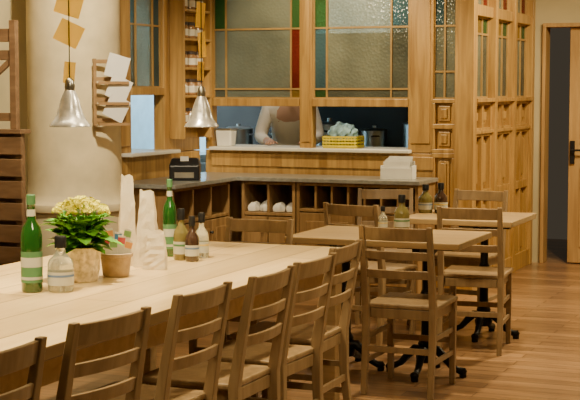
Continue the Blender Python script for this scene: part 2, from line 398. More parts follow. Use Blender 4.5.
copy_thing(ch0, (-2.42, 8.86, 0), math.pi-0.1, 'brown slat-back chair tucked behind the farther cafe table')
copy_thing(ch0, (-2.95, 8.75, 0), math.pi+0.3, 'brown slat-back chair standing in front of the pine counter')

# ------------------------------------------------------------------ CAFE TABLES
def pedestal(par, x):
    bm = B(); lathe(bm, [(0.05, 0.07), (0.055, 0.10), (0.035, 0.14), (0.045, 0.17), (0.028, 0.20), (0.024, 0.42), (0.034, 0.44), (0.024, 0.46), (0.024, 0.62), (0.05, 0.66), (0.06, 0.675)], 16, (x, 0))
    box(bm, x-0.16, x+0.16, -0.02, 0.02, 0.675, 0.713); box(bm, x-0.02, x+0.02, -0.2, 0.2, 0.675, 0.713)
    obj('pedestal_column', bm, M_IRON, par, smooth=True)
    for k in range(4):
        a = k*math.pi/2; c, s = math.cos(a)*0.78, math.sin(a)*0.78
        bm = B()
        pts = [(0.03, 0.13), (0.08, 0.135), (0.13, 0.10), (0.18, 0.055), (0.23, 0.035), (0.265, 0.03), (0.28, 0.02)]
        tube(bm, [(x+r*c, r*s, z) for r, z in pts], [0.028, 0.026, 0.022, 0.018, 0.017, 0.024, 0.016], 10)
        tube(bm, [(x+0.262*c, 0.262*s, 0.0), (x+0.262*c, 0.262*s, 0.03)], 0.02, 10)
        obj('pedestal_foot', bm, M_IRON, par, smooth=True)
TG = 'cafe tables with iron pedestals'
ct = root('cafe_table', (-2.38, 7.15, 0), 'wide oak cafe table on black cast-iron pedestals', 'table', group=TG)
bm = B(); box(bm, -0.48, 0.48, -0.33, 0.33, 0.715, 0.75); obj('tabletop', bm, W_TOP, ct, bevel=0.005)
pedestal(ct, 0.21); pedestal(ct, -0.25)
ct2 = root('cafe_table', (-2.28, 8.40, 0), 'smaller square oak cafe table nearer the wooden partition', 'table', group=TG)
bm = B(); box(bm, -0.35, 0.35, -0.33, 0.33, 0.715, 0.75); obj('tabletop', bm, W_TOP, ct2, bevel=0.005)
pedestal(ct2, 0.10)

# ------------------------------------------------------------------ COUNTER
bm = B()
vs = [(-4.92, 8.60), (-4.42, 8.60), (-4.42, 9.62), (-2.98, 9.62), (-2.98, 10.10), (-4.92, 10.10)]
lo = [bm.verts.new((x, y, 0.838)) for x, y in vs]; hi = [bm.verts.new((x, y, 0.868)) for x, y in vs]
bm.faces.new(lo[::-1]); bm.faces.new(hi)
for i in range(6): bm.faces.new((lo[i], lo[(i+1) % 6], hi[(i+1) % 6], hi[i]))
obj('countertop', bm, M_STONE, bevel=0.004, label='dark grey stone L-shaped worktop over wooden cabinets', category='countertop')
def cubby_unit(name, loc, rotz, W, D, n, split, label, m=None):
    r = root(name, loc, label, 'cabinet', rotz)
    bm = B(); zt = 0.837
    box(bm, -W/2, W/2, D-0.02, D, 0, zt); box(bm, -W/2, -W/2+0.025, 0, D-0.02, 0, zt); box(bm, W/2-0.025, W/2, 0, D-0.02, 0, zt)
    a, c = -W/2+0.025, W/2-0.025
    box(bm, a, c, 0, D-0.02, zt-0.025, zt); box(bm, a, c, 0, D-0.02, split-0.022, split); box(bm, a, c, 0.01, D-0.02, 0.06, 0.085)
    box(bm, a, c, 0.04, 0.06, 0, 0.06)
    for i in range(1, n):
        x = a+(c-a)*i/n; box(bm, x-0.009, x+0.009, 0.0, D-0.02, split, zt-0.025)
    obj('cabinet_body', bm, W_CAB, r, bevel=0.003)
    m = m or max(2, n//3)
    for i in range(m):
        x0 = a+(c-a)*i/m+0.004; x1 = a+(c-a)*(i+1)/m-0.004
        bm = B(); box(bm, x0, x1, -0.005, 0.015, 0.09, split-0.03); box(bm, x0+0.05, x1-0.05, -0.014, -0.005, 0.15, split-0.09)
        d = obj('cabinet_door', bm, W_CAB, r, bevel=0.004)
        bm = B(); lathe(bm, [(0.006, 0), (0.006, 0.012), (0.013, 0.018), (0.010, 0.026)], 12)
        for v in bm.verts: v.co = Vector((v.co.x+x1-0.03, -0.005-v.co.z, v.co.y+split-0.12))
        obj('door_knob', bm, M_BLACK, d)
    return r
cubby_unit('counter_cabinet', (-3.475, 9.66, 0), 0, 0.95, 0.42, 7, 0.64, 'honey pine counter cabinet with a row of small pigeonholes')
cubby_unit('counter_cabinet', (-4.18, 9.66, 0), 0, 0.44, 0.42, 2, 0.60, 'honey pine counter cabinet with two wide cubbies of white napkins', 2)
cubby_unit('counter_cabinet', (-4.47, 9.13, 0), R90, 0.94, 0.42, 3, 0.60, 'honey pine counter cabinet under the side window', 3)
tw = None
for i, (x, y, z, r) in enumerate([(-4.33, 9.73, 0.602, 0.3), (-4.235, 9.75, 0.602, 1.0), (-4.12, 9.73, 0.602, 0.1), (-4.03, 9.76, 0.602, 0.5), (-4.28, 9.86, 0.602, 1.3)]):
    if tw is None:
        bm = B(); lathe(bm, [(0.02, 0.0), (0.040, 0.004), (0.046, 0.03), (0.040, 0.055), (0.02, 0.07)], 20, ripple=0.15, nr=5)
        for v in bm.verts: v.co.y *= 0.85; v.co.z *= 1.0+4*v.co.x
        tw = obj('folded_towel', bm, M_WHITE, loc=(x, y, z), rot=(0, 0, r), smooth=True, label='rolled white cloth napkin bundle in a counter cubby', category='napkin', group='white napkin bundles in cubby')
    else:
        c = tw.copy(); COL.objects.link(c); c.location = (x, y, z); c.rotation_euler = (0, 0, r)

r = root('card_printer', (-4.62, 9.15, 0.868), 'black till printer standing on the grey worktop', 'printer', 0.4)
bm = B(); sweep(bm, [(0, 0, 0), (0, 0, 0.11), (0, 0.02, 0.16)], [0.22, 0.22, 0.19], [0.2, 0.2, 0.12]); obj('body', bm, M_BLACK, r, bevel=0.01)
bm = B(); box(bm, -0.03, 0.03, -0.05, -0.045, 0.13, 0.18); obj('paper_strip', bm, M_WHITE, r, rot=(0.1, 0, 0))
bm = B(); box(bm, -0.07, 0.07, -0.106, -0.099, 0.02, 0.06); obj('front_panel', bm, M_STEEL, r)
r = root('menu_holder', (-3.21, 9.84, 0.868), 'white cardboard box holding a stack of white menus', 'box', 0.1)
bm = B()
box(bm, -0.12, 0.12, -0.07, 0.07, 0, 0.01); box(bm, -0.12, -0.11, -0.07, 0.07, 0.01, 0.10); box(bm, 0.11, 0.12, -0.07, 0.07, 0.01, 0.10); box(bm, -0.11, 0.11, -0.07, -0.06, 0.01, 0.085); box(bm, -0.11, 0.11, 0.06, 0.07, 0.01, 0.13)
obj('box_body', bm, M_WHITE, r, bevel=0.002)
bm = B()
for i in range(7): box(bm, -0.10+0.004*i, 0.10-0.003*(i % 3), -0.055+i*0.015, -0.050+i*0.015, 0.011, 0.13+0.006*i)
obj('menu_stack', bm, M_WHITE, r)

r = root('plastic_crate', (-3.79, 10.24, 1.072), 'yellow plastic crate on the white pass-through sill', 'crate')
r.scale = (0.88, 1, 1)
bm = B()
box(bm, -0.15, 0.15, -0.10, 0.10, 0, 0.01)
for z in (0.01, 0.035, 0.06, 0.08):
    for a in ((-0.155, 0.155, -0.105, -0.095), (-0.155, 0.155, 0.095, 0.105), (-0.155, -0.145, -0.095, 0.095), (0.145, 0.155, -0.095, 0.095)):
        box(bm, *a, z, z+0.014)
for i in range(11):
    x = -0.148+i*0.0296
    box(bm, x-0.004, x+0.004, -0.103, -0.097, 0.01, 0.085); box(bm, x-0.004, x+0.004, 0.097, 0.103, 0.01, 0.085)
obj('crate_body', bm, M_YEL, r)
bm = B(); bmesh.ops.create_icosphere(bm, subdivisions=4, radius=1)
for v in bm.verts:
    n = v.co.copy(); k = 1+0.13*math.sin(5*n.x+3*n.z)*math.cos(5*n.y+2*n.x)+0.07*math.sin(11*n.x-9*n.z+4*n.y)
    v.co = Vector((n.x*0.118*k, n.y*0.075*k, max(-0.045, n.z*0.085*k)))
obj('cloth_bundle', bm, M_CLOTH, loc=(-3.80, 10.24, 1.180), smooth=True, label='crumpled blue and white tea towels heaped in yellow crate', category='cloth')
r = root('storage_tub', (-4.78, 10.2, 1.072), 'white plastic tub with lid on the pass-through sill', 'tub')
bm = B(); sweep(bm, [(0, 0, 0), (0, 0, 0.13)], [0.12, 0.14], [0.10, 0.12]); obj('tub_body', bm, M_WHITE, r, bevel=0.01)
bm = B(); box(bm, -0.075, 0.075, -0.065, 0.065, 0.131, 0.145); obj('lid', bm, M_STEEL, r, bevel=0.004)

r = root('wall_shelf', (-4.93, 9.74, 1.15), 'honey pine wall shelf holding rows of small jars', 'shelf')
bm = B()
box(bm, 0.001, 0.012, -0.23, 0.23, 0, 1.45)
box(bm, 0.012, 0.13, -0.24, -0.22, 0, 1.45); box(bm, 0.012, 0.13, 0.22, 0.24, 0, 1.45)
SH = [1.26, 1.483, 1.695, 1.916, 2.136]
for z in SH+[2.36]: box(bm, 0.012, 0.13, -0.22, 0.22, z-1.15-0.018, z-1.15)
obj('shelf_frame', bm, W_PINE, r, bevel=0.002)
M_LID = mat('dark_lid', (0.05, 0.035, 0.03), 0.4)
M_JAM = mat('preserve_glass', (0.30, 0.16, 0.07), 0.1, coat=1.0)
M_JLAB = mat('jar_label', (0.72, 0.68, 0.58), 0.6)
jr = root('jar', (0, 0, 0), 'small preserve jar with white label and dark lid', 'jar', group='jars on the wall shelf')
bm = B(); lathe(bm, [(0.034, 0), (0.040, 0.006), (0.040, 0.085), (0.032, 0.10)], 16); obj('glass_body', bm, M_JAM, jr, smooth=True)
bm = B(); lathe(bm, [(0.036, 0.1001), (0.036, 0.120), (0.031, 0.124)], 16); obj('lid', bm, M_LID, jr, smooth=True)
bm = B(); lathe(bm, [(0.0405, 0.02), (0.0405, 0.07)], 16, cap=False); obj('label_band', bm, M_JLAB, jr, smooth=True)
first = True
for z in SH:
    for y in (9.60, 9.73, 9.86):
        p = (-4.86, y+random.uniform(-0.01, 0.01), z+0.001)
        if first: jr.location = p; first = False
        else: copy_thing(jr, p, random.uniform(0, 6))

# leaflet rack on column
RM = Matrix.Translation((-4.43, 7.74, 1.30)) @ Matrix.Rotation(math.radians(55), 4, 'Z')
r = root('leaflet_rack', (-4.43, 7.74, 1.30), 'small light wooden rack with white leaflets fixed on plaster column', 'rack', math.radians(55))
bm = B()
for x in (-0.115, 0.085): box(bm, x, x+0.02, 0.0, 0.012, 0, 0.42)
for z in (0.02, 0.15, 0.28, 0.39): box(bm, -0.115, 0.105, 0.012, 0.02, z, z+0.025)
for z in (0.0, 0.13, 0.26):
    box(bm, -0.105, 0.105, -0.052, -0.046, z, z+0.018); box(bm, -0.105, 0.105, -0.046, 0.0, z, z+0.006)
obj('rack_frame', bm, W_RACK, r)
for i, (x, z, tl) in enumerate(((-0.005, 0.045, 0.45), (0.015, 0.165, 0.40), (0.015, 0.30, 0.25))):
    bm = B()
    box(bm, -0.075, 0.075, -0.0015, 0.0015, 0, 0.145); box(bm, -0.074, 0.074, -0.0022, -0.0015, 0.07, 0.073)
    o = obj('leaflet', bm, M_WHITE, label='white folded paper leaflet standing in small wooden rack', category='leaflet', group='leaflets in rack')
    o.matrix_world = RM @ Matrix.Translation((x, -0.026, z)) @ Matrix.Rotation(0.10, 4, 'X') @ Matrix.Rotation(tl, 4, 'Y')

r = root('slatted_cabinet', (-4.99, 7.22, 0), 'brown wooden slatted panel unit against the plaster wall', 'cabinet')
bm = B()
for i in range(9): box(bm, -0.255, 0.255, -0.034, -0.012, 0.06+i*0.134, 0.06+i*0.134+0.108)
obj('slats', bm, W_DARK, r, bevel=0.004)
bm = B()
for x in (-0.22, 0.22):
    box(bm, x-0.022, x+0.022, -0.012, 0.02, 0, 1.26)
box(bm, -0.26, 0.26, -0.045, 0.07, 1.26, 1.285)
box(bm, -0.22, 0.22, 0.05, 0.065, 0, 1.26)
obj('frame', bm, W_DARK, r, bevel=0.003)
r = root('wooden_rack', (-5.03, 7.24, 1.285), 'brown wooden ladder-like rack standing on slatted unit', 'rack')
bm = B()
for x in (-0.22, 0.22): box(bm, x-0.022, x+0.022, -0.02, 0.02, 0, 0.66)
box(bm, -0.2, 0.2, -0.012, 0.012, 0.53, 0.61); box(bm, -0.2, 0.2, -0.012, 0.012, 0.42, 0.48); box(bm, -0.2, 0.2, -0.012, 0.012, 0.05, 0.10)
beam(bm, (-0.2, 0.0, 0.10), (0.2, 0, 0.42), 0.02, 0.035)
obj('rack_frame', bm, W_DARK, r, bevel=0.003)

# ------------------------------------------------------------------ PENDANT LAMPS
M_BULB = mat('frosted_bulb', (1.0, 0.8, 0.5), 0.4, emit=8.0)
def lamp(loc, zb, tags, label):
    r = root('pendant_lamp', (loc[0], loc[1], zb), label, 'lamp', group='pendant lamps over long table')
    bm = B(); lathe(bm, [(0.082, 0.0), (0.081, 0.008), (0.068, 0.022), (0.055, 0.045), (0.046, 0.075), (0.038, 0.105), (0.028, 0.130), (0.019, 0.146), (0.016, 0.143), (0.025, 0.127), (0.035, 0.103), (0.043, 0.073), (0.052, 0.043), (0.065, 0.020), (0.079, 0.002)], 40, cap=False)
    obj('lamp_shade', bm, M_SHADE, r, smooth=True)
    bm = B(); lathe(bm, [(0.019, 0.143), (0.021, 0.16), (0.017, 0.185), (0.006, 0.195)], 16); obj('socket', bm, M_STEEL, r, smooth=True)
    bm = B(); tube(bm, [(0, 0, 0.19), (0, 0, H-zb)], 0.0025, 6); obj('cord', bm, M_BLACK, r)
    bm = B(); lathe(bm, [(0.008, 0.055), (0.020, 0.065), (0.022, 0.08), (0.012, 0.11), (0.012, 0.135)], 16); obj('bulb', bm, M_BULB, r, smooth=True)
    for (z, w, h, ax, tilt) in tags:
        bm = B(); box(bm, -w/2, w/2, 0.003, 0.005, -h/2, h/2)
        obj('paper_tag', bm, M_ORANGE, r, loc=(0, 0, z), rot=(0, tilt, ax), label='orange paper note clipped to the cord')
    return r
A0 = math.radians(22.5)
lamp((-2.95, 4.83), 1.38, [(0.485, 0.11, 0.09, A0-0.2, 0.3), (0.37, 0.10, 0.09, A0+0.2, 0.45), (0.215, 0.045, 0.085, A0+0.3, 0.1)], 'small silver pendant lamp with orange paper notes on cord')
lamp((-2.95, 6.02), 1.35, [(0.53, 0.06, 0.12, A0+0.9, 0.1), (0.39, 0.06, 0.12, A0-0.9, -0.1), (0.265, 0.05, 0.09, A0+1.0, 0.05)], 'small silver bell pendant lamp with hanging orange notes')

# ------------------------------------------------------------------ TABLE ITEMS
ZT = 0.751
def tall_bottle(loc, h, rr, label):
    r = root('oil_bottle', loc, label, 'bottle')
    bm = B(); lathe(bm, [(rr*0.9, 0), (rr, 0.006), (rr, h*0.58), (rr*0.85, h*0.66), (rr*0.42, h*0.74), (rr*0.36, h*0.90), (rr*0.42, h*0.91), (rr*0.42, h*0.93)], 24)
    obj('glass_body', bm, M_GREENG, r, smooth=True)
    bm = B(); lathe(bm, [(rr*0.43, h*0.90), (rr*0.43, h*0.995), (rr*0.38, h)], 16); obj('cap', bm, M_LABELG, r, smooth=True)
    bm = B(); lathe(bm, [(rr*1.01, h*0.10), (rr*1.01, h*0.42)], 24, cap=False, mi=1); lathe(bm, [(rr*1.02, h*0.26), (rr*1.02, h*0.36)], 24, cap=False); lathe(bm, [(rr*1.02, h*0.13), (rr*1.02, h*0.16)], 24, cap=False)
    obj('label_band', bm, [M_LABEL, M_LABELG], r, smooth=True)
    bm = B(); lathe(bm, [(rr*0.44, h*0.78), (rr*0.40, h*0.85)], 16, cap=False); obj('neck_label', bm, M_LABEL, r, smooth=True)
    return r
def cruet(loc, h, rr, glass, labelm, label):
    r = root('cruet_bottle', loc, label, 'bottle')
    bm = B(); lathe(bm, [(rr*0.92, 0), (rr, 0.006), (rr, h*0.48), (rr*0.9, h*0.56), (rr*0.42, h*0.68), (rr*0.36, h*0.78)], 24)
    obj('glass_body', bm, glass, r, smooth=True)
    bm = B(); lathe(bm, [(rr*0.46, h*0.78), (rr*0.48, h*0.97), (rr*0.40, h)], 16); obj('cap', bm, M_BLACK, r, smooth=True)
    bm = B(); lathe(bm, [(rr*1.015, h*0.12), (rr*1.015, h*0.36)], 24, cap=False); lathe(bm, [(rr*1.025, h*0.27), (rr*1.025, h*0.31)], 24, cap=False, mi=1); obj('label_band', bm, [M_LABEL, labelm], r, smooth=True)
    return r
tall_bottle((-2.97, 4.57, ZT), 0.375, 0.041, 'tall green glass oil bottle with white label')
cruet((-2.875, 4.625, ZT), 0.215, 0.050, M_CLEAR, M_LABELB, 'squat clear glass cruet with black cap and label')
tall_bottle((-3.01, 5.80, ZT), 0.36, 0.032, 'green glass bottle standing behind the paper bags')
cruet((-2.90, 5.70, ZT), 0.235, 0.036, M_OIL, M_LABELG, 'amber olive oil cruet with black cap')
cruet((-2.83, 5.67, ZT), 0.205, 0.032, M_VIN, M_LABELB, 'dark vinegar cruet with white label and black cap')
cruet((-2.845, 5.80, ZT), 0.21, 0.033, M_CLEAR, M_LABELY, 'clear glass seasoning cruet with black cap')
cruet((-2.37, 7.33, ZT), 0.20, 0.043, M_OIL, M_LABELG, 'green-labelled oil cruet on cafe table')
cruet((-2.49, 7.36, ZT), 0.13, 0.026, M_CLEAR, M_LABELY, 'small glass salt shaker on cafe table')
cruet((-2.585, 8.48, ZT), 0.18, 0.045, M_OIL, M_LABELB, 'dark-capped oil cruet with blue label')
cruet((-2.49, 8.50, ZT), 0.19, 0.042, M_VIN, M_LABELY, 'dark-capped vinegar cruet with yellow label')

r = root('potted_plant', (-2.955, 4.91, ZT), 'yellow-flowering kalanchoe in a pale ribbed metal pot', 'plant')
bm = B(); lathe(bm, [(0.064, 0), (0.067, 0.005), (0.072, 0.04), (0.075, 0.045), (0.074, 0.06), (0.077, 0.09), (0.080, 0.095), (0.079, 0.125), (0.083, 0.13), (0.083, 0.14), (0.077, 0.14), (0.073, 0.12)], 80, ripple=0.02, nr=20); obj('pot', bm, M_POT, r, smooth=True)
bm = B(); lathe(bm, [(0.070, 0.121), (0.05, 0.128), (0.01, 0.13)], 16); obj('soil', bm, M_SOIL, r)
bm = B()
def leaf(bm, base, d, L, W):
    d = Vector(d).normalized(); s = d.cross(Vector((0, 0, 1))).normalized(); n = s.cross(d)
    b = Vector(base); prof = [(0, 0.1), (0.25, 0.75), (0.55, 1.0), (0.85, 0.7), (1.0, 0.08)]
    prev = None
    for t, w in prof:
        c = b+d*L*t-Vector((0, 0, 0.25*L*t*t))
        rg = [bm.verts.new(c-s*W*w/2+n*0.15*W*w), bm.verts.new(c), bm.verts.new(c+s*W*w/2+n*0.15*W*w)]
        if prev:
            for i in range(2): bm.faces.new((prev[i], prev[i+1], rg[i+1], rg[i]))
        prev = rg
for i in range(130):
    a = random.uniform(0, 2*math.pi); e = random.uniform(-0.05, 0.8); rr = random.uniform(0.0, 0.08)
    z = random.uniform(0.135, 0.245)
    leaf(bm, (rr*math.cos(a), rr*math.sin(a), z), (math.cos(a)*math.cos(e), math.sin(a)*math.cos(e), math.sin(e)), random.uniform(0.075, 0.115), random.uniform(0.05, 0.068))
obj('foliage', bm, M_LEAF, r, smooth=True, kind='stuff')
bm = B(); bs = B()
for j in range(24):
    aj = j*2.4; rj = 0.108*math.sqrt((j+0.4)/24); zj = 0.325-4.2*rj*rj
    tube(bs, [(rj*0.4*math.cos(aj), rj*0.4*math.sin(aj), 0.125), (rj*math.cos(aj), rj*math.sin(aj), zj-0.01)], 0.0022, 5)
    cc = Vector((rj*math.cos(aj), rj*math.sin(aj), zj))
    for i in range(16):
        dv = Vector((random.gauss(0, 1), random.gauss(0, 1), abs(random.gauss(0, 0.8)))).normalized()
        c = cc+dv*0.019; n = (dv+Vector((0, 0, 0.3))).normalized(); q = n.to_track_quat('Z', 'Y'); ph = random.random()*3
        ctr = bm.verts.new(c)
        for k in range(4):
            al = ph+k*math.pi/2
            p = [bm.verts.new(c+q @ Vector((0.0115*math.cos(al+o_), 0.0115*math.sin(al+o_), 0.003))) for o_ in (-0.6, 0.6)]
            bm.faces.new((ctr, p[0], p[1]))
obj('flowers', bm, M_FLOW, r, kind='stuff')
obj('stems', bs, M_LEAF, r)

BX, BY = -2.895, 5.09
r = root('paper_basket', (BX, BY, ZT), 'brown kraft basket with rolled rim beside the plant pot', 'basket')
bm = B(); lathe(bm, [(0.050, 0), (0.054, 0.004), (0.062, 0.065), (0.064, 0.08), (0.071, 0.082), (0.071, 0.096), (0.062, 0.098), (0.057, 0.08), (0.048, 0.008)], 28, ripple=0.02, nr=9); obj('basket_body', bm, M_TERRA, r, smooth=True)
M_OR2 = mat('orange_card', (0.85, 0.42, 0.12), 0.5)
cols = [(M_BLUE, 'blue'), (M_RED, 'pink'), (M_OR2, 'orange'), (M_GREEN, 'green'), (M_BLUE, 'blue'), (M_RED, 'pink'), (M_GREEN, 'green'), (M_OR2, 'orange')]
for i, (m, cn) in enumerate(cols):
    front = i % 2
    lx = (i-3.5)*0.0085
    bm = B(); hh = (0.135 if front else 0.17)+0.008*((i*3) % 4); box(bm, -0.015, 0.015, -0.0012, 0.0012, 0, hh); box(bm, -0.0152, 0.0152, -0.0018, 0.0018, hh-0.034, hh-0.008, 1)
    o = obj('sugar_sachet', bm, [M_WHITE, m], label='white paper sachet with '+cn+' band standing in kraft basket', category='sachet', group='sachets in the kraft basket')
    o.matrix_world = Matrix.Translation((BX, BY, ZT+0.012)) @ Matrix.Rotation(A0, 4, 'Z') @ Matrix.Translation((lx*0.75, (-0.018 if front else 0.010)+0.0035*(i//2), 0)) @ Matrix.Rotation((i-3.5)*0.075, 4, 'Y')
def paper_bag(loc, w, d, h, rz, label, topw=0.6, seed=1):
    """standing gusseted paper bag: rectangular base, flattened crimped top with a fold"""
    rnd = random.Random(seed)
    bm = B(); rings = []; m = 4
    for j in range(11):
        t = j/10; k = 1-(1-topw)*t; dk = 1-0.9*t**1.3
        ring = []
        for side in range(4):
            for q in range(m):
                f = q/m
                if side == 0: u, v = -1+2*f, -1
                elif side == 1: u, v = 1, -1+2*f
                elif side == 2: u, v = 1-2*f, 1
                else: u, v = -1, 1-2*f
                if side in (1, 3) and 0 < q: u *= 1-0.30*t*(1-abs(2*f-1))
                x = u*w/2*k+rnd.uniform(-1, 1)*0.0022+0.006*math.sin(t*2.2); y = v*d/2*dk+rnd.uniform(-1, 1)*0.0016
                ring.append(bm.verts.new((x, y, h*t+(0.006*math.sin(u*5) if j == 10 else 0))))
        rings.append(ring)
    n = 4*m
    for r0, r1 in zip(rings, rings[1:]):
        for i in range(n): bm.faces.new((r0[i], r0[(i+1) % n], r1[(i+1) % n], r1[i]))
    bm.faces.new(rings[0][::-1])
    return obj('paper_bag', bm, M_PBAG, loc=loc, rot=(0, 0, rz), label=label, category='bag')
paper_bag((-3.03, 5.42, ZT), 0.085, 0.07, 0.40, A0+0.2, 'tall narrow cream paper bag standing on long table', 0.6, 3)
paper_bag((-2.93, 5.42, ZT), 0.10, 0.08, 0.335, A0-0.15, 'upright creased cream paper bag with folded top', 0.6, 5)
paper_bag((-2.85, 5.35, ZT), 0.10, 0.05, 0.17, A0-0.2, 'small crumpled paper bag beside the taller bags', 0.7, 9)
r = root('side_plate', (-2.93, 4.02, ZT), 'small white plate lying on the long table', 'plate')
bm = B(); lathe(bm, [(0.045, 0), (0.05, 0.004), (0.085, 0.012), (0.085, 0.015), (0.05, 0.008), (0.01, 0.006)], 32); obj('plate_body', bm, M_WHITE, r, smooth=True)

# ------------------------------------------------------------------ PERSON
def skin(name, V, E, mt, par, lvl=1, **kw):
    me = bpy.data.meshes.new(name); keys = list(V); idx = {k: i for i, k in enumerate(keys)}
    me.from_pydata([V[k][0] for k in keys], [(idx[a], idx[b]) for a, b in E], [])
    me.materials.append(mt); o = bpy.data.objects.new(name, me); COL.objects.link(o); o.parent = par
    m = o.modifiers.new('Skin', 'SKIN'); m.use_smooth_shade = True
    for k in keys:
        sv = me.skin_vertices[0].data[idx[k]]; rr = V[k][1]; sv.radius = rr if isinstance(rr, tuple) else (rr, rr); sv.use_root = (k == keys[0])
    s = o.modifiers.new('Sub', 'SUBSURF'); s.levels = lvl; s.render_levels = lvl
    for k, v in kw.items(): o[k] = v
    return o
pr = root('person', (-4.56, 11.02, 0), 'cook in white jacket leaning over work behind the glazed hatch', 'person', 0.35)
LY, LZ = -0.17, -0.06    # forward lean of the head and shoulders
V = {'pelvis': ((0, 0.03, 0.95), (0.15, 0.11)), 'belly': ((0, -0.01, 1.10), (0.14, 0.10)), 'chest': ((0, -0.09, 1.26), (0.16, 0.11)), 'top': ((0, -0.14, 1.37), (0.12, 0.08)),
     'neck': ((0, LY, 1.44), 0.052), 'jaw': ((0, LY-0.035, 1.56+LZ), (0.062, 0.075)), 'head': ((0, LY-0.025, 1.64+LZ), (0.075, 0.092)), 'crown': ((0, LY-0.015, 1.715+LZ), (0.055, 0.065))}
E = [('pelvis', 'belly'), ('belly', 'chest'), ('chest', 'top'), ('top', 'neck'), ('neck', 'jaw'), ('jaw', 'head'), ('head', 'crown')]
for s, n in ((1, 'l'), (-1, 'r')):
    V.update({'sh'+n: ((s*0.18, -0.15, 1.36), 0.058), 'el'+n: ((s*0.25, -0.22, 1.12), 0.042), 'wr'+n: ((s*0.16, -0.42, 1.10), 0.027), 'pa'+n: ((s*0.145, -0.49, 1.10), (0.036, 0.018)),
              'hip'+n: ((s*0.09, 0.03, 0.86), 0.088), 'kn'+n: ((s*0.10, 0.0, 0.48), 0.058), 'an'+n: ((s*0.10, 0.03, 0.09), 0.038), 'to'+n: ((s*0.11, -0.13, 0.035), 0.032)})
    E += [('top', 'sh'+n), ('sh'+n, 'el'+n), ('el'+n, 'wr'+n), ('wr'+n, 'pa'+n), ('pelvis', 'hip'+n), ('hip'+n, 'kn'+n), ('kn'+n, 'an'+n), ('an'+n, 'to'+n)]
    for f, (dx, L) in enumerate(((-0.027, 0.062), (-0.009, 0.072), (0.009, 0.068), (0.027, 0.052))):
        V['a%s%d' % (n, f)] = ((s*0.145+dx, -0.53, 1.095), 0.009); V['b%s%d' % (n, f)] = ((s*0.145+dx*1.1, -0.53-L*0.55, 1.09), 0.008); V['c%s%d' % (n, f)] = ((s*0.145+dx*1.1, -0.53-L*0.8, 1.084), 0.007)
        E += [('pa'+n, 'a%s%d' % (n, f)), ('a%s%d' % (n, f), 'b%s%d' % (n, f)), ('b%s%d' % (n, f), 'c%s%d' % (n, f))]
    V['t1'+n] = ((s*0.105, -0.475, 1.095), 0.011); V['t2'+n] = ((s*0.085, -0.51, 1.088), 0.009); E += [('pa'+n, 't1'+n), ('t1'+n, 't2'+n)]
skin('body', V, E, M_SKIN, pr, 2)
Vc = {'p': ((0, 0.03, 0.95), (0.175, 0.135)), 'hem': ((0, 0.03, 0.80), (0.18, 0.14)), 'b': ((0, -0.01, 1.10), (0.165, 0.125)), 'c': ((0, -0.09, 1.26), (0.185, 0.135)), 't': ((0, -0.14, 1.37), (0.14, 0.10)), 'collar': ((0, LY+0.01, 1.42), 0.068)}
Ec = [('p', 'hem'), ('p', 'b'), ('b', 'c'), ('c', 't'), ('t', 'collar')]
for s, n in ((1, 'l'), (-1, 'r')):
    Vc.update({'s'+n: ((s*0.18, -0.15, 1.36), 0.075), 'e'+n: ((s*0.25, -0.22, 1.12), 0.058), 'w'+n: ((s*0.175, -0.385, 1.105), 0.042)}); Ec += [('t', 's'+n), ('s'+n, 'e'+n), ('e'+n, 'w'+n)]
skin('jacket', Vc, Ec, M_COAT, pr, 2, label='white cotton chef jacket')
Vt = {'p': ((0, 0.03, 0.93), (0.155, 0.118))}; Et = []
for s, n in ((1, 'l'), (-1, 'r')):
    Vt.update({'h'+n: ((s*0.09, 0.03, 0.85), 0.10), 'k'+n: ((s*0.10, 0.0, 0.48), 0.074), 'a'+n: ((s*0.10, 0.02, 0.12), 0.062)}); Et += [('p', 'h'+n), ('h'+n, 'k'+n), ('k'+n, 'a'+n)]
skin('trousers', Vt, Et, M_TROUS, pr, 2)
bm = B(); bmesh.ops.create_icosphere(bm, subdivisions=3, radius=1)
for v in list(bm.verts):
    if v.co.z < -0.45 or (v.co.y < -0.55 and v.co.z < 0.45): bm.verts.remove(v)
for v in bm.verts: v.co = Vector((v.co.x*0.086, v.co.y*0.103+LY-0.007, v.co.z*0.098+1.675+LZ))
obj('hair', bm, M_HAIR, pr, smooth=True)
for s in (-1, 1):
    bm = B(); bmesh.ops.create_icosphere(bm, subdivisions=2, radius=0.011); obj('eye', bm, M_WHITE, pr, loc=(s*0.03, LY-0.108, 1.635+LZ), smooth=True)
    bm = B(); bmesh.ops.create_icosphere(bm, subdivisions=2, radius=1)
    for v in bm.verts: v.co = Vector((v.co.x*0.010, v.co.y*0.018, v.co.z*0.03))
    obj('ear', bm, M_SKIN, pr, loc=(s*0.08, LY-0.02, 1.625+LZ), smooth=True)
bm = B(); sweep(bm, [(0, -0.105, 1.585), (0, -0.118, 1.595), (0, -0.105, 1.64)], [0.028, 0.028, 0.012], [0.02, 0.03, 0.015]); obj('nose', bm, M_SKIN, pr, loc=(0, LY-0.01, LZ), bevel=0.004)
bm = B(); box(bm, -0.022, 0.022, -0.102, -0.09, 1.560, 1.570); obj('mouth', bm, M_RED, pr, loc=(0, LY-0.01, LZ), bevel=0.003)

